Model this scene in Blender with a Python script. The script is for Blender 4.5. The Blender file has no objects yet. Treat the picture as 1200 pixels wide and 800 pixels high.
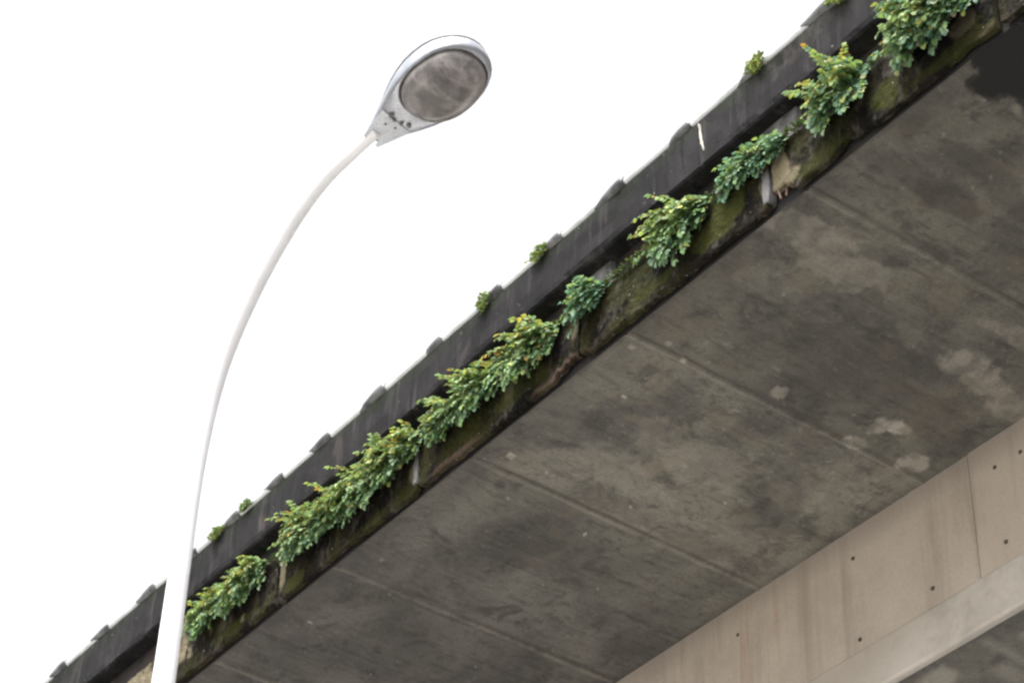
import bpy, math, random
from mathutils import Vector, Matrix, noise, Quaternion

random.seed(7)
R = random.Random(11)
S = bpy.context.scene
COL = S.collection
PI = math.pi
# World axes: X = across the bridge (away from the viewer), Y = along the bridge, Z = up. Eye height:
EYE = 1.6

# ------------------------------------------------------------------ helpers
def tag(o, label=None, cat=None, group=None, kind=None):
    if label: o['label'] = label
    if cat: o['category'] = cat
    if group: o['group'] = group
    if kind: o['kind'] = kind
    return o

def empty(name, loc, rz=0.0):
    o = bpy.data.objects.new(name, None)
    o.empty_display_size = 0.3
    o.location = loc
    o.rotation_euler = (0, 0, rz)
    COL.objects.link(o)
    return o

class MB:
    """collects verts and faces of ONE mesh object"""
    def __init__(s):
        s.v = []; s.f = []; s.c = []; s.use_c = False
    def vert(s, p, c=None):
        s.v.append(tuple(p))
        if c is not None:
            s.use_c = True
        s.c.append(c if c is not None else (0, 0, 0, 1))
        return len(s.v) - 1
    def face(s, *ids):
        s.f.append(tuple(ids))
    def box(s, x0, x1, y0, y1, z0, z1):
        i = len(s.v)
        for z in (z0, z1):
            for (x, y) in ((x0, y0), (x1, y0), (x1, y1), (x0, y1)):
                s.vert((x, y, z))
        for q in ((3, 2, 1, 0), (4, 5, 6, 7), (0, 1, 5, 4), (1, 2, 6, 5), (2, 3, 7, 6), (3, 0, 4, 7)):
            s.face(*[i + k for k in q])
    def rings(s, rings, close=True, cap0=True, cap1=True):
        base = []
        for r in rings:
            base.append([s.vert(p) for p in r])
        n = len(rings[0])
        for a, b in zip(base, base[1:]):
            for k in range(n if close else n - 1):
                k2 = (k + 1) % n
                s.face(a[k], a[k2], b[k2], b[k])
        if cap0: s.face(*reversed(base[0]))
        if cap1: s.face(*base[-1])
        return base
    def tube(s, pts, rad, n=12, cap=True):
        rings = []
        up = Vector((0.3, 0.2, 0.93)).normalized()
        for i, p in enumerate(pts):
            p = Vector(p)
            t = (Vector(pts[min(i + 1, len(pts) - 1)]) - Vector(pts[max(i - 1, 0)])).normalized()
            a = t.cross(up)
            if a.length < 1e-3: a = t.cross(Vector((1, 0, 0)))
            a.normalize(); b = t.cross(a)
            r = rad[i] if isinstance(rad, (list, tuple)) else rad
            rings.append([p + (a * math.cos(2 * PI * k / n) + b * math.sin(2 * PI * k / n)) * r for k in range(n)])
        s.rings(rings, True, cap, cap)
    def build(s, name, mat, parent=None, smooth=False, loc=None):
        me = bpy.data.meshes.new(name)
        me.from_pydata(s.v, [], s.f)
        if s.use_c:
            at = me.attributes.new('tint', 'FLOAT_COLOR', 'POINT')
            at.data.foreach_set('color', [x for c in s.c for x in c])
        if smooth:
            me.polygons.foreach_set('use_smooth', [True] * len(me.polygons))
        me.materials.append(mat)
        me.validate()
        me.update()
        o = bpy.data.objects.new(name, me)
        COL.objects.link(o)
        if parent is not None:
            o.parent = parent
        if loc is not None:
            o.location = loc
        return o

def fbm(x, y, z=0.0, oct=4, lac=2.1, gain=0.5):
    a = 1.0; s = 0.0; f = 1.0
    for _ in range(oct):
        s += a * noise.noise(Vector((x * f, y * f, z + 7.3 * f)))
        a *= gain; f *= lac
    return s

def sm(a, b, x):
    t = min(1.0, max(0.0, (x - a) / (b - a)))
    return t * t * (3 - 2 * t)

# ------------------------------------------------------------------ materials
class NT:
    def __init__(s, name):
        s.m = bpy.data.materials.new(name); s.m.use_nodes = True
        s.t = s.m.node_tree; s.t.nodes.clear()
        s.out = s.t.nodes.new('ShaderNodeOutputMaterial')
        s.bsdf = s.t.nodes.new('ShaderNodeBsdfPrincipled')
        s.t.links.new(s.bsdf.outputs[0], s.out.inputs[0])
        tc = s.t.nodes.new('ShaderNodeNewGeometry')
        s.pos = tc.outputs['Position']
        s.geo = tc
    def n(s, typ, **kw):
        nd = s.t.nodes.new(typ)
        for k, v in kw.items(): setattr(nd, k, v)
        return nd
    def link(s, a, b): s.t.links.new(a, b)
    def put(s, sock, v):
        if hasattr(v, 'is_output'): s.link(v, sock)
        else: sock.default_value = v
    def map(s, scale=(1, 1, 1), off=(0, 0, 0)):
        m = s.n('ShaderNodeMapping'); s.link(s.pos, m.inputs[0])
        m.inputs['Scale'].default_value = scale; m.inputs['Location'].default_value = off
        return m.outputs[0]
    def noise(s, scale, detail=6, rough=0.55, dist=0.0, vec=None):
        nd = s.n('ShaderNodeTexNoise'); s.link(vec or s.pos, nd.inputs['Vector'])
        nd.inputs['Scale'].default_value = scale; nd.inputs['Detail'].default_value = detail
        nd.inputs['Roughness'].default_value = rough; nd.inputs['Distortion'].default_value = dist
        return nd.outputs[0]
    def ramp(s, fac, lo, hi):
        nd = s.n('ShaderNodeMapRange', interpolation_type='SMOOTHSTEP'); s.put(nd.inputs[0], fac)
        nd.inputs[1].default_value = lo; nd.inputs[2].default_value = hi
        return nd.outputs[0]
    def mix(s, fac, a, b, mode='MIX'):
        nd = s.n('ShaderNodeMix', data_type='RGBA', blend_type=mode)
        s.put(nd.inputs[0], fac)
        for i, v in ((6, a), (7, b)):
            if hasattr(v, 'is_output'): s.link(v, nd.inputs[i])
            else: nd.inputs[i].default_value = (*v, 1) if len(v) == 3 else v
        return nd.outputs[2]
    def math(s, op, a, b=0.0, c=0.0):
        nd = s.n('ShaderNodeMath', operation=op)
        s.put(nd.inputs[0], a); s.put(nd.inputs[1], b); s.put(nd.inputs[2], c)
        return nd.outputs[0]
    def sep(s, v):
        nd = s.n('ShaderNodeSeparateXYZ'); s.link(v, nd.inputs[0]); return nd.outputs
    def attr(s, name):
        nd = s.n('ShaderNodeAttribute', attribute_name=name)
        return nd
    def bump(s, h, strength=0.3, dist=0.01):
        nd = s.n('ShaderNodeBump'); s.link(h, nd.inputs['Height'])
        nd.inputs['Strength'].default_value = strength; nd.inputs['Distance'].default_value = dist
        s.link(nd.outputs[0], s.bsdf.inputs['Normal'])
    def set(s, **kw):
        for k, v in kw.items():
            sock = s.bsdf.inputs[k]
            if isinstance(v, tuple) and len(v) == 3: v = (*v, 1)
            s.put(sock, v)
        return s

def mat_soffit():
    m = NT('soffit_concrete')
    a = m.attr('tint'); ch = m.n('ShaderNodeSeparateColor'); m.link(a.outputs['Color'], ch.inputs[0])
    tone, pale, dark, black = ch.outputs[0], ch.outputs[1], ch.outputs[2], a.outputs['Alpha']
    # drawn-out blotches of weathering and grime on shuttered concrete
    big = m.noise(1.3, 5, .6, .6, m.map((1.2, .8, 1)))
    med = m.noise(4.2, 9, .68, .5)
    strk = m.noise(5.0, 6, .6, .3, m.map((.45, 2.6, 1)))
    fine = m.noise(45, 5, .65)
    grit = m.noise(160, 2, .6)
    col = m.mix(m.ramp(big, .32, .68), SOF_DARK, SOF_LIGHT)
    col = m.mix(m.math('MULTIPLY', m.ramp(med, .5, .66), .72), col, SOF_GRIME)
    col = m.mix(m.math('MULTIPLY', m.ramp(strk, .52, .7), .5), col, SOF_GRIME)
    mot = m.noise(13, 8, .7, .5, m.map((1, 1.5, 1), (2, 7, 1)))
    col = m.mix(m.math('MULTIPLY', m.ramp(mot, .50, .64), .42), col, SOF_GRIME)
    col = m.mix(m.math('MULTIPLY', m.ramp(m.noise(21, 7, .7, .3, m.map(off=(6, 2, 1))), .56, .68), .35), col, (.30, .275, .235))
    col = m.mix(m.math('MULTIPLY', m.ramp(m.noise(2.7, 6, .6, 1.0, m.map(off=(9, 3, 0))), .52, .68), .5), col, SOF_WARM)
    P = m.sep(m.pos)
    bw = m.n('ShaderNodeRGBToBW'); m.link(col, bw.inputs[0])
    gy_ = m.n('ShaderNodeCombineColor')
    for i, k_ in enumerate((.93, .86, .79)): m.link(m.math('MULTIPLY', bw.outputs[0], k_), gy_.inputs[i])
    col = m.mix(m.math('MULTIPLY', m.ramp(P[1], 8.6, 10.8), .8), col, gy_.outputs[0])
    pores = m.ramp(m.noise(75, 2, .5, 0, m.map(off=(3, 3, 3))), .66, .72)
    col = m.mix(m.math('MULTIPLY', pores, .55), col, (.045, .04, .035))
    boards = m.noise(9, 3, .5, .05, m.map((.12, 2.4, 1), (1, 4, 0)))
    col = m.mix(m.math('MULTIPLY', m.ramp(boards, .45, .7), .10), col, (.27, .245, .205))
    tm = m.n('ShaderNodeCombineColor')
    for i in range(3): m.link(m.math('MULTIPLY', tone, 2.0), tm.inputs[i])
    col = m.mix(1.0, col, tm.outputs[0], 'MULTIPLY')
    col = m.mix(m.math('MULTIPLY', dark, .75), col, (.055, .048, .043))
    col = m.mix(m.math('MULTIPLY', pale, .85), col, (.40, .365, .31))
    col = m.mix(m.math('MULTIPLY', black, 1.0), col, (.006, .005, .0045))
    g = m.math('MULTIPLY_ADD', fine, .7, .65)
    g2 = m.math('MULTIPLY', g, m.math('MULTIPLY_ADD', grit, .5, .75))
    gc = m.n('ShaderNodeCombineColor')
    for i in range(3): m.link(g2, gc.inputs[i])
    col = m.mix(1.0, col, gc.outputs[0], 'MULTIPLY')
    m.set(**{'Base Color': col, 'Roughness': .85})
    m.bump(m.math('ADD', fine, m.math('MULTIPLY', med, 1.5)), .35, .008)
    return m.m

SOF_DARK = (.084, .079, .071); SOF_LIGHT = (.184, .173, .141); SOF_GRIME = (.045, .042, .038); SOF_WARM = (.165, .138, .104)

def mat_web():
    m = NT('girder_concrete')
    P = m.sep(m.pos)
    s1 = m.noise(2.2, 6, .55, .15, m.map((1, 2.6, .22)))
    s2 = m.noise(6.0, 5, .6, .1, m.map((1, 3.0, .12), (3, 1, 0)))
    s3 = m.noise(1.5, 5, .6, .3)
    fine = m.noise(60, 4, .65)
    col = m.mix(m.ramp(s3, .3, .7), (.385, .325, .262), (.46, .395, .325))
    col = m.mix(m.math('MULTIPLY', m.ramp(s1, .48, .70), .42), col, (.215, .178, .145))
    col = m.mix(m.math('MULTIPLY', m.ramp(s2, .53, .72), .45), col, (.44, .385, .32))
    rust = m.math('MULTIPLY', m.ramp(m.noise(7.5, 4, .6, .1, m.map((1, 2.6, .1), (8, 2, 0))), .55, .7), m.ramp(P[1], 8.6, 9.8))
    col = m.mix(m.math('MULTIPLY', rust, .55), col, (.34, .20, .12))
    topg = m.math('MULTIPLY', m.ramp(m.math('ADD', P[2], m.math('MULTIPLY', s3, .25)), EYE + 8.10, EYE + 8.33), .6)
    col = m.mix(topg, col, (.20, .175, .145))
    g = m.math('MULTIPLY_ADD', fine, .4, .8)
    gc = m.n('ShaderNodeCombineColor')
    for i in range(3): m.link(g, gc.inputs[i])
    col = m.mix(1.0, col, gc.outputs[0], 'MULTIPLY')
    m.set(**{'Base Color': col, 'Roughness': .85})
    m.bump(fine, .2, .004)
    return m.m

def mat_flange():
    m = NT('pale_flange_concrete')
    P = m.sep(m.pos)
    s1 = m.noise(3.0, 6, .6, .3)
    s2 = m.noise(12, 5, .6)
    fine = m.noise(70, 4, .6)
    col = m.mix(m.ramp(s1, .3, .7), (.36, .325, .28), (.50, .46, .405))
    col = m.mix(m.math('MULTIPLY', m.ramp(s2, .5, .7), .5), col, (.34, .30, .25))
    fade = m.math('MULTIPLY', m.ramp(m.math('ADD', m.math('ADD', P[1], m.math('MULTIPLY', P[2], 2.2)), m.math('MULTIPLY', s1, 1.2)), 27.6, 28.9), .75)
    col = m.mix(fade, col, (.345, .295, .24))
    edge = m.math('SUBTRACT', 1.0, m.ramp(P[2], EYE + 7.006, EYE + 7.03))
    col = m.mix(m.math('MULTIPLY', edge, .6), col, (.2, .18, .16))
    m.set(**{'Base Color': col, 'Roughness': .85})
    m.bump(fine, .2, .004)
    return m.m

def mat_fascia():
    m = NT('mossy_black_concrete')
    P = m.sep(m.pos)
    a = m.attr('tint'); ch = m.n('ShaderNodeSeparateColor'); m.link(a.outputs['Color'], ch.inputs[0])
    n1 = m.noise(4.5, 7, .62, .5); n2 = m.noise(11, 7, .65, .3, m.map((1, 1, .55)))
    n3 = m.noise(3.2, 6, .6, .6, m.map(off=(4, 1, 8))); fine = m.noise(55, 5, .7)
    col = m.mix(m.ramp(n1, .35, .68), (.0035, .003, .0026), (.018, .0145, .011))
    col = m.mix(m.math('MULTIPLY', m.ramp(n2, .50, .63), .7), col, (.085, .074, .062))
    moss = m.ramp(m.math('ADD', m.math('MULTIPLY', n3, .7), m.math('MULTIPLY', fine, .35)), .50, .62)
    col = m.mix(m.math('MULTIPLY', moss, .7), col, (.036, .035, .009))
    col = m.mix(ch.outputs[1], col, (.042, .046, .009))                 # dense moss patches
    palec = m.mix(fine, (.30, .25, .17), (.20, .175, .11))
    col = m.mix(ch.outputs[0], col, palec)                              # bare broken concrete
    col = m.mix(m.math('MULTIPLY', m.ramp(m.noise(28, 3, .5, 0, m.map(off=(2, 2, 2))), .70, .76), .8), col, (.4, .39, .36))
    col = m.mix(ch.outputs[2], col, (.12, .085, .062))                   # brownish lower rim
    g = m.math('MULTIPLY_ADD', fine, .9, .5)
    gc = m.n('ShaderNodeCombineColor')
    for i in range(3): m.link(g, gc.inputs[i])
    col = m.mix(1.0, col, gc.outputs[0], 'MULTIPLY')
    m.set(**{'Base Color': col, 'Roughness': .95, 'Specular IOR Level': .12})
    m.bump(m.math('ADD', fine, m.math('MULTIPLY', n2, 1.4)), .7, .02)
    return m.m

def mat_coping():
    m = NT('dark_weathered_coping')
    P = m.sep(m.pos)
    n1 = m.noise(3.0, 6, .6, .4, m.map((1, 1, .6))); n2 = m.noise(9, 6, .62, .2, m.map((1, 2, .4))); fine = m.noise(60, 4, .65)
    col = m.mix(m.ramp(n1, .35, .7), (.011, .0102, .0115), (.022, .0202, .022))
    col = m.mix(m.math('MULTIPLY', m.ramp(n2, .55, .72), .45), col, (.040, .036, .037))
    gr = m.math('MULTIPLY', m.ramp(P[2], EYE + 9.10, EYE + 9.27), m.ramp(m.noise(7, 5, .65), .38, .54))
    col = m.mix(m.math('MULTIPLY', gr, .75), col, (.014, .024, .008))
    drip = m.noise(7, 6, .6, .1, m.map((1, 1.6, .18), (2, 9, 0)))
    col = m.mix(m.math('MULTIPLY', m.ramp(drip, .54, .70), .8), col, (.050, .046, .046))
    col = m.mix(m.math('MULTIPLY', m.ramp(m.noise(9, 6, .6, .1, m.map((1, 1.9, .2), (7, 3, 0))), .53, .66), .8), col, (.007, .008, .007))
    col = m.mix(m.math('MULTIPLY', m.ramp(m.noise(1.7, 7, .65, .6, m.map(off=(1, 8, 3))), .58, .66), .5), col, (.060, .052, .049))
    col = m.mix(m.math('MULTIPLY', m.ramp(m.noise(2.3, 5, .6, .3, m.map(off=(5, 5, 5))), .52, .66), .5), col, (.008, .009, .0075))
    col = m.mix(m.math('MULTIPLY', m.ramp(m.noise(24, 3, .5, 0, m.map(off=(1, 7, 2))), .72, .77), .7), col, (.3, .3, .27))
    g = m.math('MULTIPLY_ADD', fine, .6, .7)
    gc = m.n('ShaderNodeCombineColor')
    for i in range(3): m.link(g, gc.inputs[i])
    col = m.mix(1.0, col, gc.outputs[0], 'MULTIPLY')
    m.set(**{'Base Color': col, 'Roughness': .85, 'Specular IOR Level': .12})
    m.bump(fine, .4, .006)
    return m.m

def mat_simple(name, c0, c1, scale, rough=.85, bump=.3, bd=.006):
    m = NT(name)
    n1 = m.noise(scale, 6, .6, .3); fine = m.noise(scale * 14, 4, .6)
    col = m.mix(m.ramp(n1, .35, .65), c0, c1)
    g = m.math('MULTIPLY_ADD', fine, .5, .75)
    gc = m.n('ShaderNodeCombineColor')
    for i in range(3): m.link(g, gc.inputs[i])
    col = m.mix(1.0, col, gc.outputs[0], 'MULTIPLY')
    m.set(**{'Base Color': col, 'Roughness': rough})
    if bump: m.bump(fine, bump, bd)
    return m.m

def mat_leaf(name, trans=.35):
    m = NT(name)
    a = m.attr('tint')
    g = m.math('MULTIPLY_ADD', m.noise(90, 2, .5), .5, .75)
    gc = m.n('ShaderNodeCombineColor')
    for i in range(3): m.link(g, gc.inputs[i])
    col = m.mix(1.0, a.outputs['Color'], gc.outputs[0], 'MULTIPLY')
    m.set(**{'Base Color': col, 'Roughness': .55})
    tr = m.n('ShaderNodeBsdfTranslucent'); m.link(col, tr.inputs[0])
    mx = m.n('ShaderNodeMixShader'); mx.inputs[0].default_value = trans
    m.link(m.bsdf.outputs[0], mx.inputs[1]); m.link(tr.outputs[0], mx.inputs[2])
    m.link(mx.outputs[0], m.out.inputs[0])
    return m.m

def mat_metal(name, c0, c1, scale, rough=.4, metallic=.0, rv=.15):
    m = NT(name)
    n1 = m.noise(scale, 5, .6, .2); fine = m.noise(scale * 9, 3, .6)
    col = m.mix(m.ramp(n1, .35, .65), c0, c1)
    m.set(**{'Base Color': col, 'Metallic': metallic, 'Roughness': m.math('MULTIPLY_ADD', fine, rv, rough)})
    return m.m

M_SOF = mat_soffit(); M_WEB = mat_web(); M_FLA = mat_flange(); M_FAS = mat_fascia(); M_COP = mat_coping()
M_BACK = mat_simple('stained_parapet_concrete', (.004, .003, .0025), (.026, .018, .014), 3.2)
M_PIL = mat_simple('grey_pilaster_concrete', (.07, .067, .066), (.22, .215, .215), 6.0, bump=.8, bd=.02)
M_PIER = mat_simple('pier_concrete', (.24, .22, .19), (.34, .31, .27), 1.2)
M_HOLE = mat_simple('tie_hole_filling', (.05, .042, .035), (.09, .075, .062), 40, bump=0)
M_REBAR = mat_simple('rusty_rebar', (.10, .055, .04), (.19, .10, .07), 60, .7)
M_PATCH = mat_simple('pale_mortar', (.34, .31, .27), (.48, .45, .40), 14)
M_LEAF = mat_leaf('fern_leaf'); M_STEM = mat_simple('fern_stem', (.05, .045, .02), (.08, .07, .03), 30, bump=0)
M_MOSS = mat_leaf('moss_green', .2)
M_PIPE = mat_metal('pale_handrail_metal', (.50, .51, .52), (.66, .67, .68), 6, .3, .35)
M_CLAMP = mat_metal('grey_clamp_metal', (.045, .045, .05), (.14, .14, .138), 9, .28, .6)
M_POLE = mat_metal('white_pole_paint', (.77, .77, .785), (.82, .82, .835), 5, .4, 0)
M_HEAD = mat_metal('silver_luminaire', (.50, .52, .56), (.62, .64, .68), 14, .25, .5, .06)
M_SHELL = mat_metal('grey_lamp_shell', (.25, .265, .30), (.33, .345, .38), 12, .32, .35, .06)
M_DARKM = mat_metal('dark_fitting', (.07, .065, .066), (.17, .16, .16), 20, .5, .2)

def mat_lens():
    m = NT('dirty_grey_lens')
    n1 = m.noise(9, 6, .6, .6, m.map((1, .7, 1))); n2 = m.noise(30, 5, .6)
    col = m.mix(m.ramp(n1, .35, .66), (.12, .108, .104), (.27, .245, .235))
    st = m.noise(6, 6, .6, .2, m.map((.5, 3.0, 1), (1, 2, 3)))
    col = m.mix(m.math('MULTIPLY', m.ramp(st, .48, .66), .6), col, (.36, .335, .325))
    col = m.mix(m.math('MULTIPLY', m.ramp(n2, .5, .7), .5), col, (.075, .066, .063))
    m.set(**{'Base Color': col, 'Roughness': m.math('MULTIPLY_ADD', n2, .2, .06)})
    return m.m
M_LENS = mat_lens()

def mat_ground():
    m = NT('ground_paving')
    n1 = m.noise(.35, 6, .6, .3); n2 = m.noise(3, 6, .6); fine = m.noise(80, 4, .6)
    col = m.mix(m.ramp(n1, .35, .65), (.275, .265, .250), (.36, .345, .325))
    col = m.mix(m.math('MULTIPLY', m.ramp(n2, .5, .7), .4), col, (.20, .187, .17))
    m.set(**{'Base Color': col, 'Roughness': .9}); m.bump(fine, .3, .01)
    return m.m
M_GROUND = mat_ground()
M_ROAD = mat_simple('asphalt', (.045, .045, .046), (.075, .073, .07), 1.5)

# ------------------------------------------------------------------ setting: ground and road
g = MB()
g.vert((-400, -400, 0)); g.vert((400, -400, 0)); g.vert((400, 400, 0)); g.vert((-400, 400, 0)); g.face(0, 1, 2, 3)
tag(g.build('ground', M_GROUND), kind='structure')
rd = MB()
rd.vert((-400, -4.5, .004)); rd.vert((400, -4.5, .004)); rd.vert((400, 3.6, .004)); rd.vert((-400, 3.6, .004)); rd.face(0, 1, 2, 3)
tag(rd.build('road', M_ROAD), kind='structure')
kb = MB(); kb.box(-400, 400, 3.62, 3.78, 0, .13)
tag(kb.build('kerb', M_PIER), kind='structure')

# ------------------------------------------------------------------ bridge
bridge = empty('concrete_bridge', (11.0, 10.0, 0.0))
tag(bridge, 'weathered concrete overpass with dark stained underside, mossy edge panels and pale girder', 'bridge')
BO = Vector((11.0, 10.0, 0.0))
def bpart(mb, name, mat, parent=bridge, smooth=False, local=BO):
    mb.v = [(x - local.x, y - local.y, z - local.z) for (x, y, z) in mb.v]
    return mb.build(name, mat, parent, smooth)
Y0, Y1 = -40.0, 60.0
TF = 6.146                     # outer face of edge panels
ZS = EYE + 8.2                 # soffit level
XW = 8.46                      # girder web

# --- deck slab with the shuttered soffit as a fine grid (joint fins are geometry)
JOINTS = [6.385 + 1.487 * k for k in range(-3, 9)]
def panel_tone(y):
    tones = {-3: .44, -2: .44, -1: .43, 0: .42, 1: .54, 2: .41, 3: .36, 4: .35, 5: .34}
    k = math.floor((y - 6.385) / 1.487)
    return tones.get(k, .46)
# (x, y, rx, ry, strength) weathering marks measured on the soffit
PALE = [(7.872, 7.634, .05, .085, .5), (7.96, 7.565, .09, .06, .75), (7.86, 7.835, .075, .045, .7), (8.27, 7.775, .085, .085, .55),
        (7.87, 6.90, .16, .17, .42), (8.12, 6.96, .26, .09, .36), (8.32, 7.02, .14, .12, .35), (8.05, 6.55, .35, .12, .25), (6.47, 6.66, .24, .16, .30), (6.75, 6.75, .28, .14, .22), (6.55, 7.1, .2, .1, .12),
        (7.3, 8.55, .5, .22, .18), (6.9, 8.9, .4, .2, .18), (7.9, 8.3, .3, .3, .14),
        (6.70, 7.60, .05, .03, .35), (7.2, 7.75, .05, .05, .4), (7.05, 7.6, .05, .03, .3)]
DARK = [(6.856, 5.985, .20, .11, .8), (6.475, 5.99, .34, .07, .55), (6.66, 5.72, .34, .07, .55), (7.1, 5.8, .2, .1, .6), (7.25, 5.55, .25, .1, .6), (6.93, 6.47, .12, .05, .5), (7.05, 6.33, .3, .05, .45), (6.80, 6.55, .08, .04, .45),
        (7.35, 7.25, .42, .36, .55), (7.95, 7.35, .38, .22, .6), (7.65, 7.1, .3, .12, .5), (6.9, 7.55, .35, .25, .3), (8.3, 7.45, .2, .18, .45),
        (7.3, 8.05, .2, .06, .3), (7.95, 8.75, .3, .16, .35), (7.5, 8.4, .12, .05, .4), (7.9, 9.2, .5, .12, .35), (7.2, 9.22, .5, .09, .4),
        (6.23, 11.58, .05, .2, .75), (6.33, 11.35, .08, .22, .45), (6.45, 11.75, .04, .3, .35), (8.2, 10.2, .3, .4, .3), (7.4, 9.9, .6, .2, .25), (6.8, 10.2, .3, .2, .2),
        (6.215, 8.28, .035, .10, .95), (6.215, 6.60, .03, .09, .9), (6.22, 9.84, .02, .12, .5)]
BLACK = [(6.42, 4.95, .38, .38, 1.0), (6.90, 5.0, .38, .46, 1.0)]
SPECK = [(R.uniform(6.25, 8.4), R.uniform(5.2, 13), R.uniform(.006, .016)) for _ in range(26)] + [(6.605, 7.862, .016), (6.31, 7.95, .018), (6.55, 8.33, .013), (6.38, 9.2, .02), (6.4, 10.6, .016), (6.85, 5.86, .012)]
def blob(lst, x, y, wob):
    v = 0.0
    for (bx, by, rx, ry, s) in lst:
        dx = (x - bx) / rx; dy = (y - by) / ry
        d = dx * dx + dy * dy
        if d > 6: continue
        d = math.sqrt(d) + wob
        v = max(v, s * (1 - sm(.80, 1.06, d)))
    return v
dk = MB()
xs = [6.207 + (XW + .02 - 6.207) * i / 130 for i in range(131)]
ys = []
y = 3.4
while y < 19.0:
    ys.append(y)
    dj = min(abs(y - j) for j in JOINTS)
    y += .006 if dj < .05 else .0185
for yi in ys:
    for xi in xs:
        z = ZS
        j = min(JOINTS, key=lambda q: abs(yi - q)); dy = yi - j - .004 * fbm(xi * 3, j)
        am = .55 + .45 * sm(-.45, .35, fbm(xi * 1.7, j * 3.1))
        z -= .011 * am * math.exp(-(dy / .011) ** 2)
        z += .007 * am * math.exp(-((dy + .022) / .008) ** 2)
        z += .0025 * fbm(xi * 1.5, yi * 1.5)
        wob = .55 * fbm(xi * 4.3, yi * 4.3, 1.0, 5) + .12 * fbm(xi * 19, yi * 19, 2.0, 3)
        tone = panel_tone(yi) + .05 * fbm(xi * .9, yi * .9, 5)
        edge = sm(.05, .0, abs(dy)) * am
        pale = min(1.0, blob(PALE, xi, yi, wob * 1.15 + .25 * fbm(xi * 13, yi * 13, 9, 4)) + .26 * edge)
        for (sx, sy, sr) in SPECK:
            if abs(xi - sx) < sr and abs(yi - sy) < sr: pale = .9
        dark = blob(DARK, xi, yi, wob)
        dark = max(dark, .85 * am * math.exp(-((dy + .03) / .016) ** 2))  # groove shading beside each joint, put into the colour
        dark = max(dark, .5 * sm(.07, .0, XW - xi + .04 * fbm(yi * 5, 2.2)))  # shadow line where soffit meets girder, painted into the mask
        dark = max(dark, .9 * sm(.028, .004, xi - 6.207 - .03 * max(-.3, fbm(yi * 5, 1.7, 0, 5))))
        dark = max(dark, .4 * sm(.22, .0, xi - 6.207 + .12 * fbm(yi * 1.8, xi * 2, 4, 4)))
        pale *= .45 + .75 * sm(-.35, .3, fbm(xi * 11, yi * 11, 6, 5))
        bl = min(1, .5 + blob(BLACK, xi, yi, wob * .45) * .75 + .3 * fbm(xi * 6, yi * 6, 8, 4)) * sm(0, .45, blob(BLACK, xi, yi, wob * .45))
        bl = max(bl, .42 * am * math.exp(-((dy + .028) / .010) ** 2))  # deepens the painted groove shading at the joints
        # whitish lime run along the edge of the black patch
        lime = blob([(a, b, rx * 1.14, ry * 1.12, 1) for (a, b, rx, ry, s) in BLACK], xi, yi, wob * .7)
        if bl < .2 and lime > .3 and xi > 6.42: pale = max(pale, .5 * lime * sm(-.1, .3, fbm(xi * 9, yi * 9)))
        dk.vert((xi, yi, z), (tone, pale, dark, bl))
nx = len(xs)
for a in range(len(ys) - 1):
    for b in range(nx - 1):
        i = a * nx + b
        dk.face(i, i + nx, i + nx + 1, i + 1)
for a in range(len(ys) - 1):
    q = [dk.vert(p, (.3, 0, .9, .8)) for p in ((6.207, ys[a], ZS + .001), (6.207, ys[a + 1], ZS + .001), (6.214, ys[a + 1], ZS + .385), (6.214, ys[a], ZS + .385))]  # mould-black tint that also holds the shade of the groove
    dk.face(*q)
DEF = (.46, 0, 0, 0)
def dbox(mb, *q):
    i = len(mb.v); mb.box(*q)
    for k in range(i, len(mb.v)): mb.c[k] = DEF
dbox(dk, 6.2155, 16.2, Y0, Y1, ZS + .02, EYE + 8.59)
dbox(dk, 6.215, XW + .02, Y0, 3.4, ZS, ZS + .02)
dbox(dk, 6.215, XW + .02, 19.0, Y1, ZS, ZS + .02)
dbox(dk, 13.9, 16.2, Y0, Y1, ZS, ZS + .02)
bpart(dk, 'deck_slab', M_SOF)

# --- girder: web grid with a pour joint, bottom flange
gd = MB()
gy = [Y0, -10, 0, 4] + [4.5 + .05 * i for i in range(60)] + [7.503, 7.506, 7.5065, 7.5155, 7.516, 7.519] + [7.55 + .1 * i for i in range(100)] + [20, 40, Y1]
gz = [EYE + 7.335, EYE + 7.34, EYE + 7.5, EYE + 7.7, EYE + 7.9, EYE + 8.1, EYE + 8.1995]
for yy in gy:
    for zz in gz:
        x = XW
        if yy < 7.505: x -= .007
        if 7.506 < yy < 7.516: x += .004
        x += .004 * fbm(yy * .8, zz * .8)
        gd.vert((x, yy, zz))
n = len(gz)
for a in range(len(gy) - 1):
    for b in range(n - 1):
        i = a * n + b
        gd.face(i, i + 1, i + n + 1, i + n)
gd.box(8.50, 13.9, Y0 + .01, Y1 - .01, EYE + 7.06, ZS - .003)
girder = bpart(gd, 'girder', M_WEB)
fl = MB()
prof = [(8.49, 7.338), (8.4535, 7.334), (8.450, 7.325), (8.447, 7.045), (8.452, 7.032), (8.452, 7.012), (8.466, 7.0)]
fy = [Y0, 0] + [4 + .12 * i for i in range(100)] + [20, 40, Y1]
for yy in fy:
    for k, (px, pz) in enumerate(prof):
        w = .003 * fbm(yy * 2.5, k * 3.0) if 0 < k < 6 else 0
        fl.vert((px + w - (.004 if yy < 7.5 else 0), yy, EYE + pz + w * 1.5))
n = len(prof)
for a in range(len(fy) - 1):
    for b in range(n - 1):
        i = a * n + b
        fl.face(i, i + n, i + n + 1, i + 1)
bpart(fl, 'bottom_flange', M_FLA)
bs = MB()                       # underside of the girder
bxs = [8.465 + .045 * i for i in range(122)]; bxs[-1] = 13.9
bys = [4 + .06 * i for i in range(160)]
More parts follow.
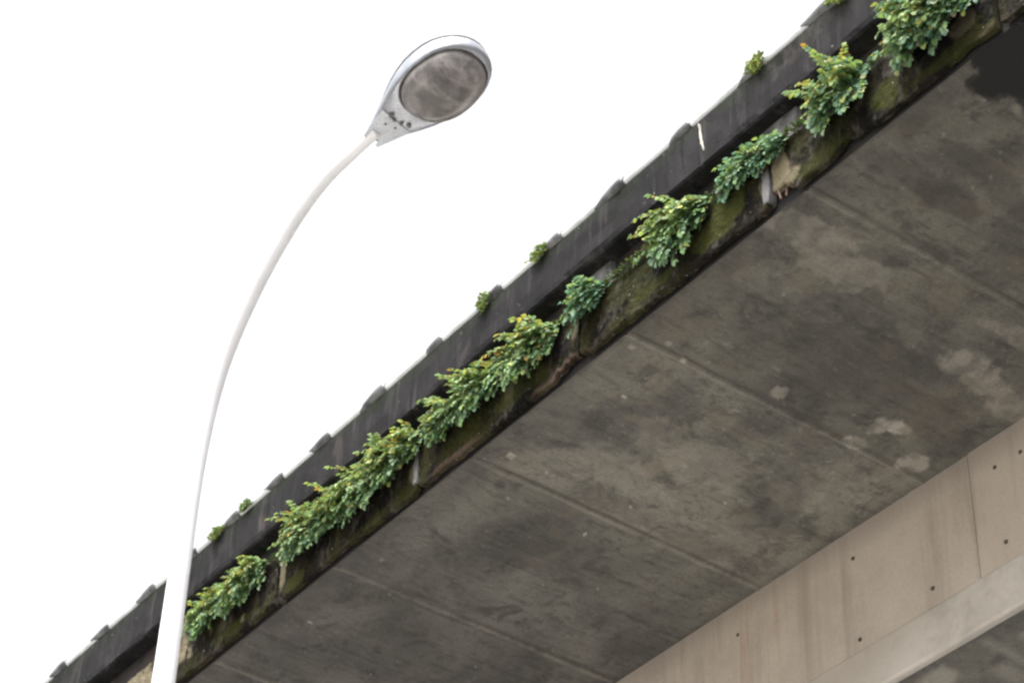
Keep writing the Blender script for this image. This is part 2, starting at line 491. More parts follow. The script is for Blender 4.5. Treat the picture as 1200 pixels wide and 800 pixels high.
for yy in bys:
    for xx in bxs:
        wob = .55 * fbm(xx * 4.3, yy * 4.3, 1.0, 4)
        pl = blob([(8.62, 8.05, .10, .14, .5), (8.75, 7.6, .3, .03, .3), (8.95, 7.75, .2, .05, .25), (8.66, 7.35, .06, .1, .3)], xx, yy, wob)
        bs.vert((xx, yy, EYE + 7.0), (.42, pl, .3, 0))
n = len(bxs)
for a in range(len(bys) - 1):
    for b in range(n - 1):
        i = a * n + b
        bs.face(i, i + n, i + n + 1, i + 1)
dbox(bs, 8.466, 13.9, Y0, Y1, EYE + 7.004, EYE + 7.05)
bpart(bs, 'girder_underside', M_SOF)
for (hy, hz) in ((8.508, 7.993), (7.883, 7.463), (8.496, 7.414), (9.579, 7.968), (7.31, 7.993), (7.109, 7.988), (7.293, 7.471), (9.56, 7.40), (10.65, 7.96), (6.25, 7.98), (6.3, 7.45), (10.6, 7.40)):
    h = MB()
    x = XW - (.007 if hy < 7.5 else 0)
    ring = lambda r, dx: [(x + dx, hy + r * math.cos(t * PI / 6) * (1 + .1 * math.sin(t * 2.3 + hy * 9)), EYE + hz + r * math.sin(t * PI / 6)) for t in range(12)]
    h.rings([ring(.013, .006), ring(.013, -.0055), ring(.010, -.0058)], True, False, True)
    o = bpart(h, 'tie_hole', M_HOLE, girder, local=Vector((11, 10, 0)))

# --- edge panels (precast fascia pieces, one per bay)
def moss_mask(y, z):
    return 0
DENSE = [(6.95, 8.43, .22, .14, .9), (7.1, 8.36, .2, .10, .8), (7.75, 8.45, .25, .1, .35), (7.55, 8.30, .2, .05, .6), (8.75, 8.35, .25, .08, .45), (9.3, 8.36, .25, .1, .4), (5.75, 8.33, .1, .1, .8), (6.25, 8.27, .2, .05, .6),
         (11.25, 8.26, .14, .06, .8), (12.0, 8.28, .3, .05, .5), (10.2, 8.24, .5, .03, .4), (5.25, 8.25, .3, .05, .5), (7.6, 8.56, .3, .03, .8), (8.0, 8.56, .2, .03, .6), (6.75, 8.57, .25, .03, .7)]
BARE = [(6.545, 8.385, .085, .16, .9), (6.46, 8.30, .09, .05, .6), (12.93, 8.44, .40, .15, .75), (13.5, 8.42, .6, .18, .6), (11.42, 8.40, .035, .14, .5), (9.90, 8.38, .06, .1, .4), (8.27, 8.42, .05, .06, .35), (6.64, 8.40, .04, .12, .3), (11.9, 8.30, .025, .04, .6), (5.18, 8.38, .08, .06, .25), (12.35, 8.43, .02, .05, .4)]
NOTCH = [(6.53, .10, .095), (5.98, .14, .05), (8.34, .12, .05), (8.2, .05, .03), (9.55, .2, .012), (10.6, .25, .010), (7.9, .1, .01), (11.6, .15, .012), (5.2, .15, .02), (9.84, .04, .03)]
PANELS = []
k0 = -8
for k in range(-8, 14):
    ya = 6.60 + 1.62 * k; yb = ya + 1.62
    ga, gb = R.uniform(.006, .016), R.uniform(.006, .016)
    if k == -1: gb = .018
    pm = MB()
    tilt = R.uniform(-.008, .006); drop = R.uniform(-.008, .008); lean = R.uniform(-.004, .006)
    det = 3 < yb and ya < 19
    ny = 150 if det else 12
    rows = 26 if det else 4
    idx = {}
    for i in range(ny + 1):
        yy = ya + ga + (yb - ya - ga - gb) * i / ny
        f = (yy - ya) / 1.62 - .5
        zt = 8.583 + drop + tilt * f + .010 * fbm(yy * 5, k) + .008 * fbm(yy * 22, k, 0, 5)
        zb = 8.208 + drop * .5 + .011 * fbm(yy * 4, k + 9) + .010 * fbm(yy * 19, k + 4, 0, 5)
        for (ny_, nw, nh) in NOTCH:
            d = abs(yy - ny_) / nw
            if d < 1: zb += nh * (1 - d * d) ** .6 * max(.1, .62 + .75 * fbm(yy * 17, k, 1, 5))
        if k == -1 and yy > 6.44: zb = max(zb, 8.235 + .055 * sm(6.46, 6.50, yy) + .012 * fbm(yy * 20, 3))
        for r in range(rows + 3):
            if r == 0: p = (TF + .040, zb + .002)
            elif r == 1: p = (TF + .006, zb)
            elif r == rows + 2: p = (TF + .040, zt + .004)
            else:
                t = (r - 2) / (rows - 1)
                z = zb + .012 + (zt - zb - .012) * t
                disp = .010 * fbm(yy * 6, z * 6, k) + .007 * fbm(yy * 24, z * 24, k, 4)
                if t > .96: disp += .008
                p = (TF + lean + disp, z)
            c = (0, 0, 0, 1)
            if det:
                wob = .5 * fbm(yy * 7, p[1] * 7, 3, 4)
                bare = blob(BARE, yy, p[1], wob); dense = blob(DENSE, yy, p[1], wob)
                rim = (sm(.05, .0, p[1] - zb + .02 * fbm(yy * 9, 4)) if r > 1 else .3) * max(sm(.35, .1, abs(yy - 9.45)), sm(.3, .1, abs(yy - 8.45)), .4 * sm(.0, .4, fbm(yy * 1.7 + 4, 2.0)))
                c = (bare, dense, min(.7, rim), 1)
            idx[i, r] = pm.vert((p[0], yy, EYE + p[1]), c)
    nr = rows + 3
    for i in range(ny):
        for r in range(nr - 1):
            pm.face(idx[i, r], idx[i, r + 1], idx[i + 1, r + 1], idx[i + 1, r])
        pm.face(idx[i, 0], idx[i + 1, 0], idx[i + 1, nr - 1], idx[i, nr - 1])
    pm.face(*[idx[0, r] for r in range(nr)][::-1]); pm.face(*[idx[ny, r] for r in range(nr)])
    o = bpart(pm, 'edge_panel', M_FAS)
    if k == -1: o['label'] = 'edge panel with a broken pale corner and exposed rebar'
    PANELS.append(o)
    if k == -1: BROKEN = o
for (p, q) in (((6.165, 6.555, 8.30), (6.150, 6.525, 8.205)), ((6.185, 6.50, 8.31), (6.17, 6.505, 8.225))):
    rb = MB(); rb.tube([(p[0], p[1], EYE + p[2]), ((p[0] + q[0]) / 2 - .004, (p[1] + q[1]) / 2, EYE + (p[2] + q[2]) / 2), (q[0], q[1], EYE + q[2])], .006, 8)
    bpart(rb, 'rebar', M_REBAR, BROKEN)
# --- grey patch pieces left in panel joints
for (yy, z0, z1, w) in ((6.625, 8.24, 8.46, .035), (9.86, 8.26, 8.50, .025)):
    jm = MB()
    prev = None
    rr = []
    for i in range(9):
        z = z0 + (z1 - z0) * i / 8; ww = w * (.7 + .5 * fbm(z * 9, yy)); c = yy + .01 * fbm(z * 6, yy * 2)
        rr.append([(TF - .008, c - ww, EYE + z), (TF - .014, c, EYE + z), (TF - .008, c + ww, EYE + z), (TF + .05, c + ww * .8, EYE + z), (TF + .05, c - ww * .8, EYE + z)])
    jm.rings(rr)
    bpart(jm, 'joint_mortar', M_PIL)

# --- parapet behind the ledge, pilasters at the joints, dark coping beam
pw = MB(); pw.box(6.275, 6.46, Y0, Y1, EYE + 8.5915, EYE + 8.893)
bpart(pw, 'parapet', M_BACK)
for k in range(-6, 14):
    yy = 6.62 + 1.62 * k
    pl = MB()
    w = .15 + .04 * math.sin(k * 2.3)
    rr = []
    for i in range(7):
        z = EYE + 8.592 + .3 * i / 6
        rr.append([(6.276, yy - w + .012 * fbm(i, k), z), (6.245, yy - w + .012 + .012 * fbm(i, k), z), (6.243 + .004 * fbm(i, k * 2), yy + w - .012, z), (6.276, yy + w, z)])
    pl.rings(rr)
    bpart(pl, 'pilaster', M_PIL)
cp = MB()
cz0, cz1 = EYE + 8.893, EYE + 9.255
cprof = [(6.50, cz0), (6.165, cz0), (6.150, cz0 + .012), (6.146, cz0 + .05), (6.146, cz0 + .15), (6.146, cz0 + .25), (6.147, cz1 - .02), (6.156, cz1 - .004), (6.175, cz1), (6.50, cz1)]
cy = [Y0, -10, 0, 3] + [3.05 + .04 * i for i in range(101)] + [7.134, 7.137, 7.163, 7.166] + [7.2 + .05 * i for i in range(240)] + [20, 40, Y1]
for yy in cy:
    for k, (px, pz) in enumerate(cprof):
        w = (.006 * fbm(yy * 3, k * 2.0) + .005 * fbm(yy * 12, k * 2, 0, 4)) if 0 < k < 9 else 0
        slit = .006 if (7.135 < yy < 7.165 and 1 < k < 7) else 0
        cp.vert((px + w + slit, yy, pz + w * .8))
n = len(cprof)
for a in range(len(cy) - 1):
    for b in range(n - 1):
        i = a * n + b
        cp.face(i, i + 1, i + n + 1, i + n)
    i = a * n; cp.face(i, i + n, i + n + n - 1, i + n - 1)
coping = bpart(cp, 'coping', M_COP)
# pale mortar squeezed out of the coping joint, and a pale splash
mm = MB()
rr = []
for i in range(11):
    t = i / 10; z = EYE + 8.985 + .23 * t
    c = 7.116 + .035 * t + .004 * fbm(t * 5, 1); w = .0095 * max(.25, .7 + .9 * fbm(t * 6, 7)) * (1 if .04 < t < .96 else .6)
    rr.append([(6.139, c - w, z), (6.136, c, z), (6.139, c + w, z), (6.16, c + w, z), (6.16, c - w, z)])
mm.rings(rr)
bpart(mm, 'joint_mortar', M_PATCH, coping)
# piers, outside the frame, that carry the girder
for py in (-16.0, 34.0):
    pr = MB()
    rr = []
    for z, s in ((0, 1), (6.6, 1), (7.6, 1.35), (EYE + 7.002, 1.35)):
        rr.append([(11.2 + 1.5 * s * sx, py + .8 * sy, z) for sx, sy in ((-1, -.7), (-.8, -1), (.8, -1), (1, -.7), (1, .7), (.8, 1), (-.8, 1), (-1, .7))])
    pr.rings(rr)
    bpart(pr, 'pier', M_PIER)

# ------------------------------------------------------------------ handrail along the coping
HX, HZ = 6.168, EYE + 9.286
hr = empty('handrail', (HX, 10.0, EYE + 9.255))
tag(hr, 'pale metal pipe handrail with rounded grey clamps along the dark coping', 'handrail')
HO = Vector((HX, 10.0, EYE + 9.255))
pp = MB()
pp.tube([(HX, Y0 + 1 + (Y1 - Y0 - 2) * i / 40, HZ) for i in range(41)], .027, 14)
bpart(pp, 'rail_pipe', M_PIPE, hr, True, HO)
bumps = [14.75, 14.065, 13.36, 12.76, 12.17, 11.59, 11.0, 10.345, 9.70, 9.06, 8.455, 7.86, 7.256, 6.64, 6.02, 5.41, 4.8, 4.2, 3.6, 15.4, 16.05, 16.7, 17.35]
def clamp_rings():
    rr = []
    prof = [(.30, .0275), (.26, .030), (.21, .037), (.15, .045), (.10, .0500), (.06, .0515), (.03, .050), (.012, .046), (.003, .040), (.0, .030)]
    for (yy, r) in prof:
        rr.append([(r * math.cos(t * PI / 10), yy, r * math.sin(t * PI / 10) * 1.02) for t in range(20)])
    return rr
cm = MB(); cm.rings(clamp_rings(), True, False, False)
c0 = cm.build('clamp', M_CLAMP, hr, True)
for i, yb in enumerate(bumps):
    o = c0 if i == 0 else c0.copy()
    if i: COL.objects.link(o); o.parent = hr
    o.location = (0, yb - 10.0 - .03, HZ - HO.z)
    o.rotation_euler = (R.uniform(-.03, .03), R.uniform(-.9, .9), R.uniform(-.03, .03))
    s = R.uniform(.74, .98); o.scale = (s, R.uniform(.75, 1.1), s)

# ------------------------------------------------------------------ street lamp
d = math.radians(7)
A = Vector((math.sin(d), -math.cos(d), 0)); B = Vector((math.cos(d), math.sin(d), 0)); UP = Vector((0, 0, 1))
LB = Vector((3.097, 6.53, 0))
lamp = empty('street_lamp', LB)
tag(lamp, 'tall white curved street lamp with a teardrop silver head, in front of the bridge', 'street lamp')
# profile of the curved pole in its own plane: (run along the arm, height)
prof = [(0, 0), (0, 1.0), (0, 2.5), (0, 4.0), (0, 5.0), (.0, 5.77), (-.003, 6.20), (-.004, 6.55), (.010, 6.80), (.045, 7.03), (.118, 7.24), (.265, 7.475), (.45, 7.665), (.62, 7.765), (.80, 7.802), (.925, 7.818)]
def cr(p0, p1, p2, p3, t):
    return tuple(.5 * ((2 * b) + (-a + c) * t + (2 * a - 5 * b + 4 * c - d_) * t * t + (-a + 3 * b - 3 * c + d_) * t ** 3) for a, b, c, d_ in zip(p0, p1, p2, p3))
pts = []
for i in range(len(prof) - 1):
    P = [prof[max(0, i - 1)], prof[i], prof[i + 1], prof[min(len(prof) - 1, i + 2)]]
    for k in range(8): pts.append(cr(*P, k / 8))
pts.append(prof[-1])
path = [A * s + UP * z for (s, z) in pts]
def prad(z, s):
    if z < 5.5: return .056 - .0145 * (z / 5.5)
    if s <= .12: return .0425 - .011 * (z - 5.5) / 1.8
    return .0315 - .0095 * min(1, (s - .12) / .75)
pm = MB(); pm.tube(path, [prad(z, s) for (s, z) in pts], 24)
pole = pm.build('pole', M_POLE, lamp, True)
bp = MB(); bp.box(-.2, .2, -.2, .2, 0, .025); bp.build('base_plate', M_POLE, lamp)
# luminaire: a along the arm, b across, measured from the neck
head = empty('lamp_head', A * .889 + B * .010 + UP * 7.811); head.parent = lamp
hd, hp_ = math.radians(13.75), math.radians(12)
HA = Vector((math.sin(hd) * math.cos(hp_), -math.cos(hd) * math.cos(hp_), math.sin(hp_)))
HB = Vector((math.cos(hd), math.sin(hd), 0)); HN = HB.cross(HA); HN = HN if HN.z > 0 else -HN
def HP(a, b, z): return HA * a + HB * b + HN * z
OUT = [(0, .038), (.05, .057), (.1, .079), (.15, .103), (.2, .124), (.25, .139), (.3, .149), (.35, .153), (.4, .151), (.44, .143), (.48, .128), (.51, .109), (.535, .085), (.552, .058), (.561, .030)]
def outline(sc, off=0):
    """closed outline of the teardrop, shrunk towards its middle by sc"""
    pts = [(a, -w) for a, w in OUT] + [(.564, 0)] + [(a, w) for a, w in reversed(OUT)]
    cx = .34
    return [(cx + (a - cx) * sc, b * sc) for a, b in pts]
def dome_h(a):           # height of the canopy crown along the head
    return .050 + .098 * sm(.0, .33, a) * (1 - .22 * sm(.40, .56, a))
hs = MB()
rr = []
O0 = outline(1.0)
def ring_from(sc, zf): return [HP(a, b, zf(a0, b0)) for (a, b), (a0, b0) in zip(outline(sc), O0)]
rr.append(ring_from(.93, lambda a, b: -.004))
rr.append(ring_from(.965, lambda a, b: -.006))
rr.append(ring_from(.985, lambda a, b: -.001))
for u in (.04, .12, .22, .34, .46, .58, .69, .79, .87, .93, .97, .99, 1.0):
    sc_ = (1 - .985 * u ** 2.7) ** (1 / 2.7)
    rr.append(ring_from(sc_ * (.995 + .02 * u * (1 - u)), lambda a, b, u=u: dome_h(a) * u))
hs.rings(rr, True, False, True)
hs.build('canopy', M_SHELL, head, True)
# underside tray with an oval opening for the lens
tr = MB()
LC, LA, LW = .360, .177, .147
o1 = outline(.935)
N = len(o1)
def sq(t, r, z, e=.88):
    ct, st = math.cos(t), math.sin(t)
    return HP(LC + LA * r * math.copysign(abs(ct) ** e, ct), +.002 + LW * r * math.copysign(abs(st) ** e, st), z)
def lens_pt(a, b, s, z):
    ang = math.atan2((b) / LW, (a - LC) / LA)
    return sq(ang, s, z)
tr.rings([[HP(a, b, -.003) for a, b in o1], [HP(a, b, .0) for a, b in outline(.925)],
          [lens_pt(a, b, 1.03, -.002) for a, b in o1], [lens_pt(a, b, 1.0, -.006) for a, b in o1], [lens_pt(a, b, .975, .012) for a, b in o1]], True, False, False)
tr.build('underside_tray', M_HEAD, head, True)
gs = MB()
gs.rings([[sq(t * PI / 24, r, z) for t in range(48)] for r, z in ((.985, -.004), (.978, -.007), (.958, -.007), (.95, .002))], True, False, False)
gs.build('gasket', M_DARKM, head, True)
ln = MB()
rr = []
for q in range(0, 9):
    r = .955 * math.cos(q / 8 * PI / 2 * .97); z = .0 - .108 * math.sin(q / 8 * PI / 2)
    rr.append([sq(t * PI / 24, r, z, e=.88 + .12 * q / 8) for t in range(48)])
ln.rings(rr, True, True, True)
ln.build('lens', M_LENS, head, True)
gk = MB()
loop = []
u_ = .52; sc_ = (1 - .985 * u_ ** 2.7) ** (1 / 2.7)
for (a, b), (a0, b0) in zip(outline(sc_ * 1.012), O0): loop.append(HP(a, b, dome_h(a0) * u_))
rr = []
nL = len(loop)
for i in range(nL):
    t_ = (loop[(i + 1) % nL] - loop[i - 1]).normalized(); n1 = t_.cross(HN).normalized()
    rr.append([loop[i] + n1 * (.0030 * math.cos(q * PI / 3)) + HN * (.0030 * math.sin(q * PI / 3)) for q in range(6)])
rr.append(rr[0])
gk.rings(rr, True, False, False)
gk.build('edge_reflection_line', M_DARKM, head, True)  # added dark line, stands in for the dark reflection along the canopy edge
# neck plate with its scalloped notch, latch and screws
nk = MB()
sc = []
for i in range(13):
    b = -.040 + .080 * i / 12
    sc.append((-.012 + .030 * max(0, 1 - (b / .026) ** 2) ** .5, b))
top = [HP(a, b, -.0035) for a, b in sc] + [HP(.12, .080, -.0045), HP(.12, -.080, -.0045)]
bot = [HP(a, b, -.0075) for a, b in sc] + [HP(.122, .079, -.0058), HP(.122, -.079, -.0058)]
nk.rings([bot, top], True, True, True)
nk.build('neck_cover', M_HEAD, head)
for (a, b, w, h) in ((.128, -.034, .013, .008), (.120, -.012, .006, .012), (.128, .022, .010, .007), (.140, .050, .008, .011), (.098, .020, .005, .005), (.085, -.02, .005, .005)):
    sm_ = MB()
    rr = [[HP(a + w * s * math.cos(t * PI / 5) * (1 + .2 * math.sin(t * 2.0 + a * 50)), b + h * s * math.sin(t * PI / 5), z) for t in range(10)] for s, z in ((1, -.002), (1, -.0085), (.8, -.0095))]
    sm_.rings(rr, True, False, True)
    sm_.build('latch' if w > .0075 else 'screw', M_DARKM, head)
sm_ = MB()
rr = []
for i in range(25):
    th = -PI / 2 + PI * i / 24
    b = math.sin(th); u = math.cos(th)
    z = dome_h(.22) * u; w = .1235 * (1 - .985 * u ** 2.7) ** (1 / 2.7) * (1 if b > 0 else -1)
    rr.append(HP(.225, w * .975, z * 1.0 + .001))
sm_.tube(rr, .0022, 6)
sm_.build('seam_band', M_DARKM, head, True)

# ------------------------------------------------------------------ plants growing on the edge panels
GREENS = [(.185, .275, .105), (.22, .325, .10), (.18, .27, .13), (.25, .345, .095), (.085, .15, .065), (.31, .40, .19)]
YEL = [(.30, .34, .07), (.36, .34, .07), (.26, .34, .08)]
ORG = [(.34, .20, .035), (.30, .22, .04)]
def leaflet(mb, base, dirv, nrm, L, W, col):
    dirv = dirv.normalized(); side = dirv.cross(nrm)
    if side.length < 1e-4: side = dirv.cross(Vector((1, 0, 0)))
    side.normalize(); nrm = side.cross(dirv)
    pr = [(0, 0, 0), (.20, .33, .08), (.42, .50, .12), (.60, .46, .11), (.82, .36, .05), (1.0, .05, -.08)]
    L_ = []; R_ = []; C_ = []
    for (u, w, h) in pr:
        bend = -.22 * u * u * L
        p = base + dirv * (u * L) + nrm * bend
        C_.append(mb.vert(p, col))
        if w: 
            L_.append(mb.vert(p + side * (w * W) + nrm * (h * W), col)); R_.append(mb.vert(p - side * (w * W) + nrm * (h * W), col))
    # fan: centre line to each side
    for S_ in (L_, R_):
        prev = None
        for i in range(5):
            a, b = C_[i], C_[i + 1]
            l1 = S_[i]
            if prev is None: f = (a, l1, b)
            else: f = (a, prev, l1, b)
            mb.face(*(f if S_ is L_ else f[::-1]))
            prev = l1
def frond(fm, stm, root, out, length, pal, size, droop, rnd):
    p = Vector(root); dirv = out.normalized()
    n = max(4, int(length / (size * .62)))
    step = length / n
    pts = [p.copy()]
    for i in range(n):
        u = (i + 1) / n
        dirv = (dirv + Vector((0, 0, -1)) * droop * (.25 + u) / n * 2.2 + Vector((rnd.uniform(-.12, .12), rnd.uniform(-.12, .12), rnd.uniform(-.12, .12)))).normalized()
        p = p + dirv * step
        if p.x > TF - .012 and p.z < EYE + 8.59: p.x = TF - .012 - rnd.uniform(0, .02)   # keep in front of the panel
        pts.append(p.copy())
        nrm = (Vector((-.35, 0, .9)) - dirv * dirv.dot(Vector((-.35, 0, .9)))).normalized()
        side = dirv.cross(nrm).normalized()
        taper = (.65 + .5 * math.sin(PI * min(1, .25 + u * .75)))
        for sgn in (-1, 1):
            if rnd.random() < .1: continue
            col = pal(p, u, rnd)
            dv = side * sgn * .85 + dirv * rnd.uniform(.35, .75) + nrm * rnd.uniform(-.25, .3)
            leaflet(fm, p, dv, (nrm + Vector((rnd.uniform(-.5, .5), rnd.uniform(-.5, .5), rnd.uniform(-.3, .3)))).normalized(), size * taper * rnd.uniform(.6, 1.3), size * taper * rnd.uniform(.55, .95), col)
    leaflet(fm, p, dirv, nrm, size * 1.0, size * .8, pal(p, 1.0, rnd))
    stm.tube(pts, [.0032 - .0018 * i / n for i in range(n + 1)], 4, False)
def clump(label, spans, seed, yellow=.18, orange=.03, blue=0.0, size=.039, ln=(.13, .235), dens=300, up=.2):
    rnd = random.Random(seed)
    ym = sum((a + b) / 2 for a, b, *_ in spans) / len(spans)
    root = empty('leafy_fern', (TF - .01, ym, EYE + 8.55))
    tag(root, label, 'fern', 'ferns along the edge of the bridge')
    O = Vector((TF - .01, ym, EYE + 8.55))
    fm = MB(); stm = MB()
    def pal(p, u, rnd):
        hi = (p.z + O.z * 0 + 1.5 * (TF - (p.x))) - (EYE + 8.60)
        py = yellow * (.3 + .8 * u) * (1.15 if hi > .1 else .55)
        r = rnd.random()
        if r < orange * (1.5 if hi > .1 else .5): c = rnd.choice(ORG)
        elif r < py: c = rnd.choice(YEL)
        else:
            c = rnd.choice(GREENS)
            if rnd.random() < .025: c = (.16, .10, .05)
            elif rnd.random() < blue: c = (.15, .27, .155)
        k = rnd.uniform(.8, 1.35)
        w = 1 - sm(-.06, .16, hi + rnd.uniform(-.05, .05))          # leaves turn bluer towards the bottom
        return (c[0] * k * (1 - .20 * w), c[1] * k * (1 - .05 * w), (c[2] + .015 * w) * k, 1)
    for sp in spans:
        a, b, h = sp[0], sp[1], sp[2]
        for i in range(int(dens * max(.12, b - a))):
            t = rnd.random(); yy = a + (b - a) * t
            env = (.45 + .6 * math.sin(PI * t)) * h * (.85 + .45 * noise.noise(Vector((yy * 6, seed, 0))))
            low = rnd.random()
            z = EYE + 8.635 - .125 * low ** 1.2 * h
            x = TF - .012 + (.06 * rnd.random() if z > EYE + 8.6 else 0)
            e = rnd.uniform(-.9, up + .45 * (1 - low))
            o = Vector((-1, rnd.uniform(-.6, .6) - .9 * (t - .5), e))
            if z < EYE + 8.58: o.x = -.75
            frond(fm, stm, (x, yy, z), o, rnd.uniform(*ln) * env, pal, size * rnd.uniform(.85, 1.15), rnd.uniform(.25, .9), rnd)
        for i in range(int(5 * (b - a)) + 1):
            yy = rnd.uniform(a, b)
            frond(fm, stm, (TF - .02, yy, EYE + 8.54), Vector((-.5, rnd.uniform(-.6, .6), -.7)), rnd.uniform(.08, .13) * h, pal, size * .7, .9, rnd)
    for mb in (fm, stm): mb.v = [(v[0] - O.x, v[1] - O.y, v[2] - O.z) for v in mb.v]
    fm.build('foliage', M_LEAF, root); stm.build('stems', M_STEM, root)
    return root
clump('small dark fern sprig just left of the white lamp pole', [(12.74, 12.90, .6)], 1, .05, .0, .5, .03, dens=60)
clump('two-humped yellow-green fern clump just right of the white lamp pole', [(12.12, 12.54, 1.05), (11.62, 12.12, 1.2)], 2, .28, .04)
clump('longest fern clump, with orange-tipped leaves, on the lower left stretch of edge', [(10.80, 11.34, 1.2), (10.30, 10.92, 1.35), (9.80, 10.42, 1.35)], 3, .24, .05, up=.35)
clump('middle band of bright green fern beside a mossy panel joint, below a yellow-tipped clump', [(9.30, 9.70, 1.05), (8.96, 9.40, 1.15)], 4, .22, .02)
clump('fern clump with golden yellow tips just left of the small bluish fern', [(8.42, 8.88, 1.3)], 5, .4, .08, up=.1)
clump('small round bluish green fern under a pale grey pilaster', [(7.98, 8.22, 1.05)], 6, .08, .02, .6)
clump('bushy fern clump hanging over dark shade beside a patch of olive moss', [(7.08, 7.50, 1.4)], 7, .22, .01, up=.0)
clump('low creeping pale fern just above the broken panel corner', [(6.66, 6.96, .8), (6.42, 6.72, .85)], 8, .1, .0, .4, .036, (.12, .2), 190)
clump('upright pointed fern clump above the notched panel, right of the broken corner', [(5.82, 6.20, 1.4)], 9, .26, .01, .25, ln=(.15, .26), up=.3)
clump('largest leafy fern at the top right by the black stain', [(5.10, 5.60, 1.5)], 10, .2, .01, .2, .041, (.15, .25), 300)

# small tufts of weeds on the coping
def tuft(label, y, z, w, hgt, seed, yel):
    rnd = random.Random(seed)
    O = Vector((TF - .004, y, EYE + z))
    root = empty('weed_tuft', O); tag(root, label, 'weed', 'weed tufts on the coping')
    fm = MB()
    for i in range(int(260 * w / .2)):
        u = rnd.gauss(0, .4); yy = u * w / 2 * 1.2
        zz = rnd.uniform(-hgt, .05) * max(.15, 1 - abs(u) * .8)
        c = rnd.choice(YEL) if rnd.random() < yel else rnd.choice(GREENS)
        k = rnd.uniform(.55, 1.05)
        leaflet(fm, Vector((-.004 - .02 * rnd.random(), yy, zz)), Vector((-.8, rnd.uniform(-1, 1), rnd.uniform(-.6, .9))), Vector((-.3, rnd.uniform(-.5, .5), .8)), rnd.uniform(.014, .03), rnd.uniform(.012, .02), (c[0] * k, c[1] * k, c[2] * k, 1))
    fm.build('foliage', M_LEAF, root)
tuft('yellow-green weed tuft on the coping near the middle of the rail', 9.20, 9.275, .13, .11, 21, .45)
tuft('olive weed tuft on the coping above the small bluish fern', 8.63, 9.27, .15, .08, 22, .35)
tuft('bright weed tuft on the coping toward the upper right, over the pale handrail', 6.64, 9.285, .16, .09, 23, .6)
tuft('tiny weed tuft on the coping above the longest fern clump', 12.03, 9.262, .14, .035, 24, .2)
tuft('mossy weed tuft on the coping just right of the white lamp pole', 12.42, 9.25, .16, .06, 25, .4)
tuft('weed tuft where the coping leaves the top of the picture', 5.97, 9.27, .18, .09, 26, .3)

# moss creeping on the top edge of the panels: nobody could count it
ms = MB(); rnd = random.Random(5)
for (a, b, dn) in ((7.55, 7.98, 420), (6.95, 7.15, 420), (6.30, 6.75, 420), (5.65, 5.80, 200), (8.2, 8.45, 150), (8.85, 8.98, 200), (9.65, 9.85, 260), (11.35, 11.62, 220), (3.5, 5.05, 160), (12.5, 13.0, 60), (4.9, 12.4, 120)):
    for i in range(int(dn * (b - a))):
        yy = rnd.uniform(a, b); zz = EYE + 8.592 + rnd.gauss(-.006, .016)
        c = rnd.choice(((.10, .13, .025), (.075, .12, .03), (.15, .16, .03), (.06, .11, .05)))
        k = rnd.uniform(.6, 1.1)
        leaflet(ms, Vector((TF - .004 - .02 * rnd.random(), yy, zz)), Vector((-.7, rnd.uniform(-1, 1), rnd.uniform(-.8, .8))), Vector((-.3, rnd.uniform(-.5, .5), .8)), rnd.uniform(.012, .028), rnd.uniform(.012, .022), (c[0] * k, c[1] * k, c[2] * k, 1))
tag(ms.build('moss', M_MOSS), kind='stuff', label='yellow-green moss creeping along the top edge of the panels', cat='moss')

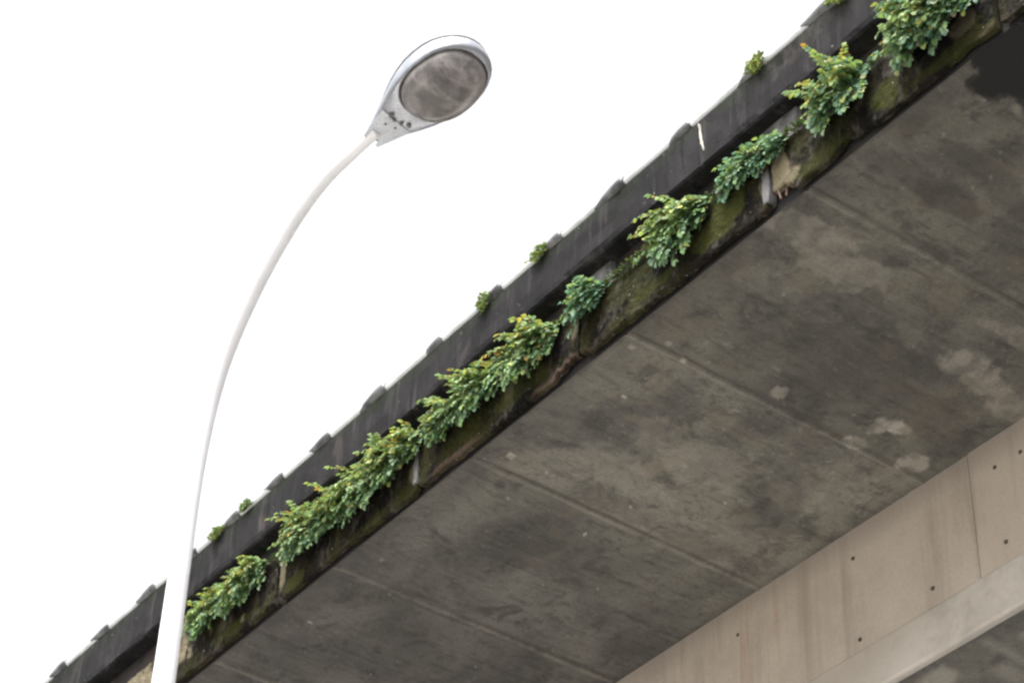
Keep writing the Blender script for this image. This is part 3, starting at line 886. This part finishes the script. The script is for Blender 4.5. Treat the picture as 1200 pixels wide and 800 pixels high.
# ------------------------------------------------------------------ sky, sun, camera
W = bpy.data.worlds.new('World'); S.world = W; W.use_nodes = True
nt = W.node_tree; nt.nodes.clear()
sky = nt.nodes.new('ShaderNodeTexSky'); sky.sky_type = 'NISHITA'; sky.sun_disc = False
SUN_EL, SUN_AZ = math.radians(66), math.radians(-108)      # azimuth measured from +Y towards +X
sky.sun_elevation = SUN_EL; sky.sun_rotation = SUN_AZ
sky.air_density = 1.0; sky.dust_density = 6.0; sky.ozone_density = 1.0
hsv = nt.nodes.new('ShaderNodeHueSaturation'); hsv.inputs['Saturation'].default_value = .05
bg = nt.nodes.new('ShaderNodeBackground'); bg.inputs['Strength'].default_value = .15
wo = nt.nodes.new('ShaderNodeOutputWorld')
nt.links.new(sky.outputs[0], hsv.inputs['Color']); nt.links.new(hsv.outputs[0], bg.inputs[0]); nt.links.new(bg.outputs[0], wo.inputs[0])
sl = bpy.data.lights.new('overcast_sun', 'SUN'); sl.energy = 1.5; sl.angle = math.radians(35); sl.color = (1, .97, .92)
so = bpy.data.objects.new('overcast_sun', sl); COL.objects.link(so)
sv = Vector((math.sin(SUN_AZ) * math.cos(SUN_EL), math.cos(SUN_AZ) * math.cos(SUN_EL), math.sin(SUN_EL)))
so.rotation_euler = sv.to_track_quat('Z', 'Y').to_euler(); so.location = sv * 60

cam = bpy.data.cameras.new('camera'); co = bpy.data.objects.new('camera', cam); COL.objects.link(co)
# rotation solved from the vanishing points of the bridge
import itertools
c = Vector((600, 400)); VZ = Vector((748, -2984)) - c; VL = Vector((-1935, 2515)) - c
f = math.sqrt(-VZ.dot(VL))
Zc = Vector((VZ.x, -VZ.y, -f)).normalized(); Lc = Vector((VL.x, -VL.y, -f)).normalized(); Tc = Lc.cross(Zc)
if Tc.z > 0: Tc = -Tc
rot = Matrix((Tc, Lc, Zc))
co.matrix_world = Matrix.Translation((0, 0, EYE)) @ rot.to_4x4()
cam.sensor_width = 36; cam.sensor_fit = 'HORIZONTAL'; cam.lens = f / 1200 * 36
cam.clip_end = 2000; cam.clip_start = .05
cam.dof.use_dof = True; cam.dof.focus_distance = 12.5; cam.dof.aperture_fstop = 8
S.camera = co
S.cycles.filter_width = 2.5
S.cycles.max_bounces = 8; S.cycles.diffuse_bounces = 5
vs = S.view_settings
vs.view_transform = 'Standard'; vs.look = 'None'; vs.gamma = 1; vs.use_curve_mapping = False
vs.exposure = 1.48
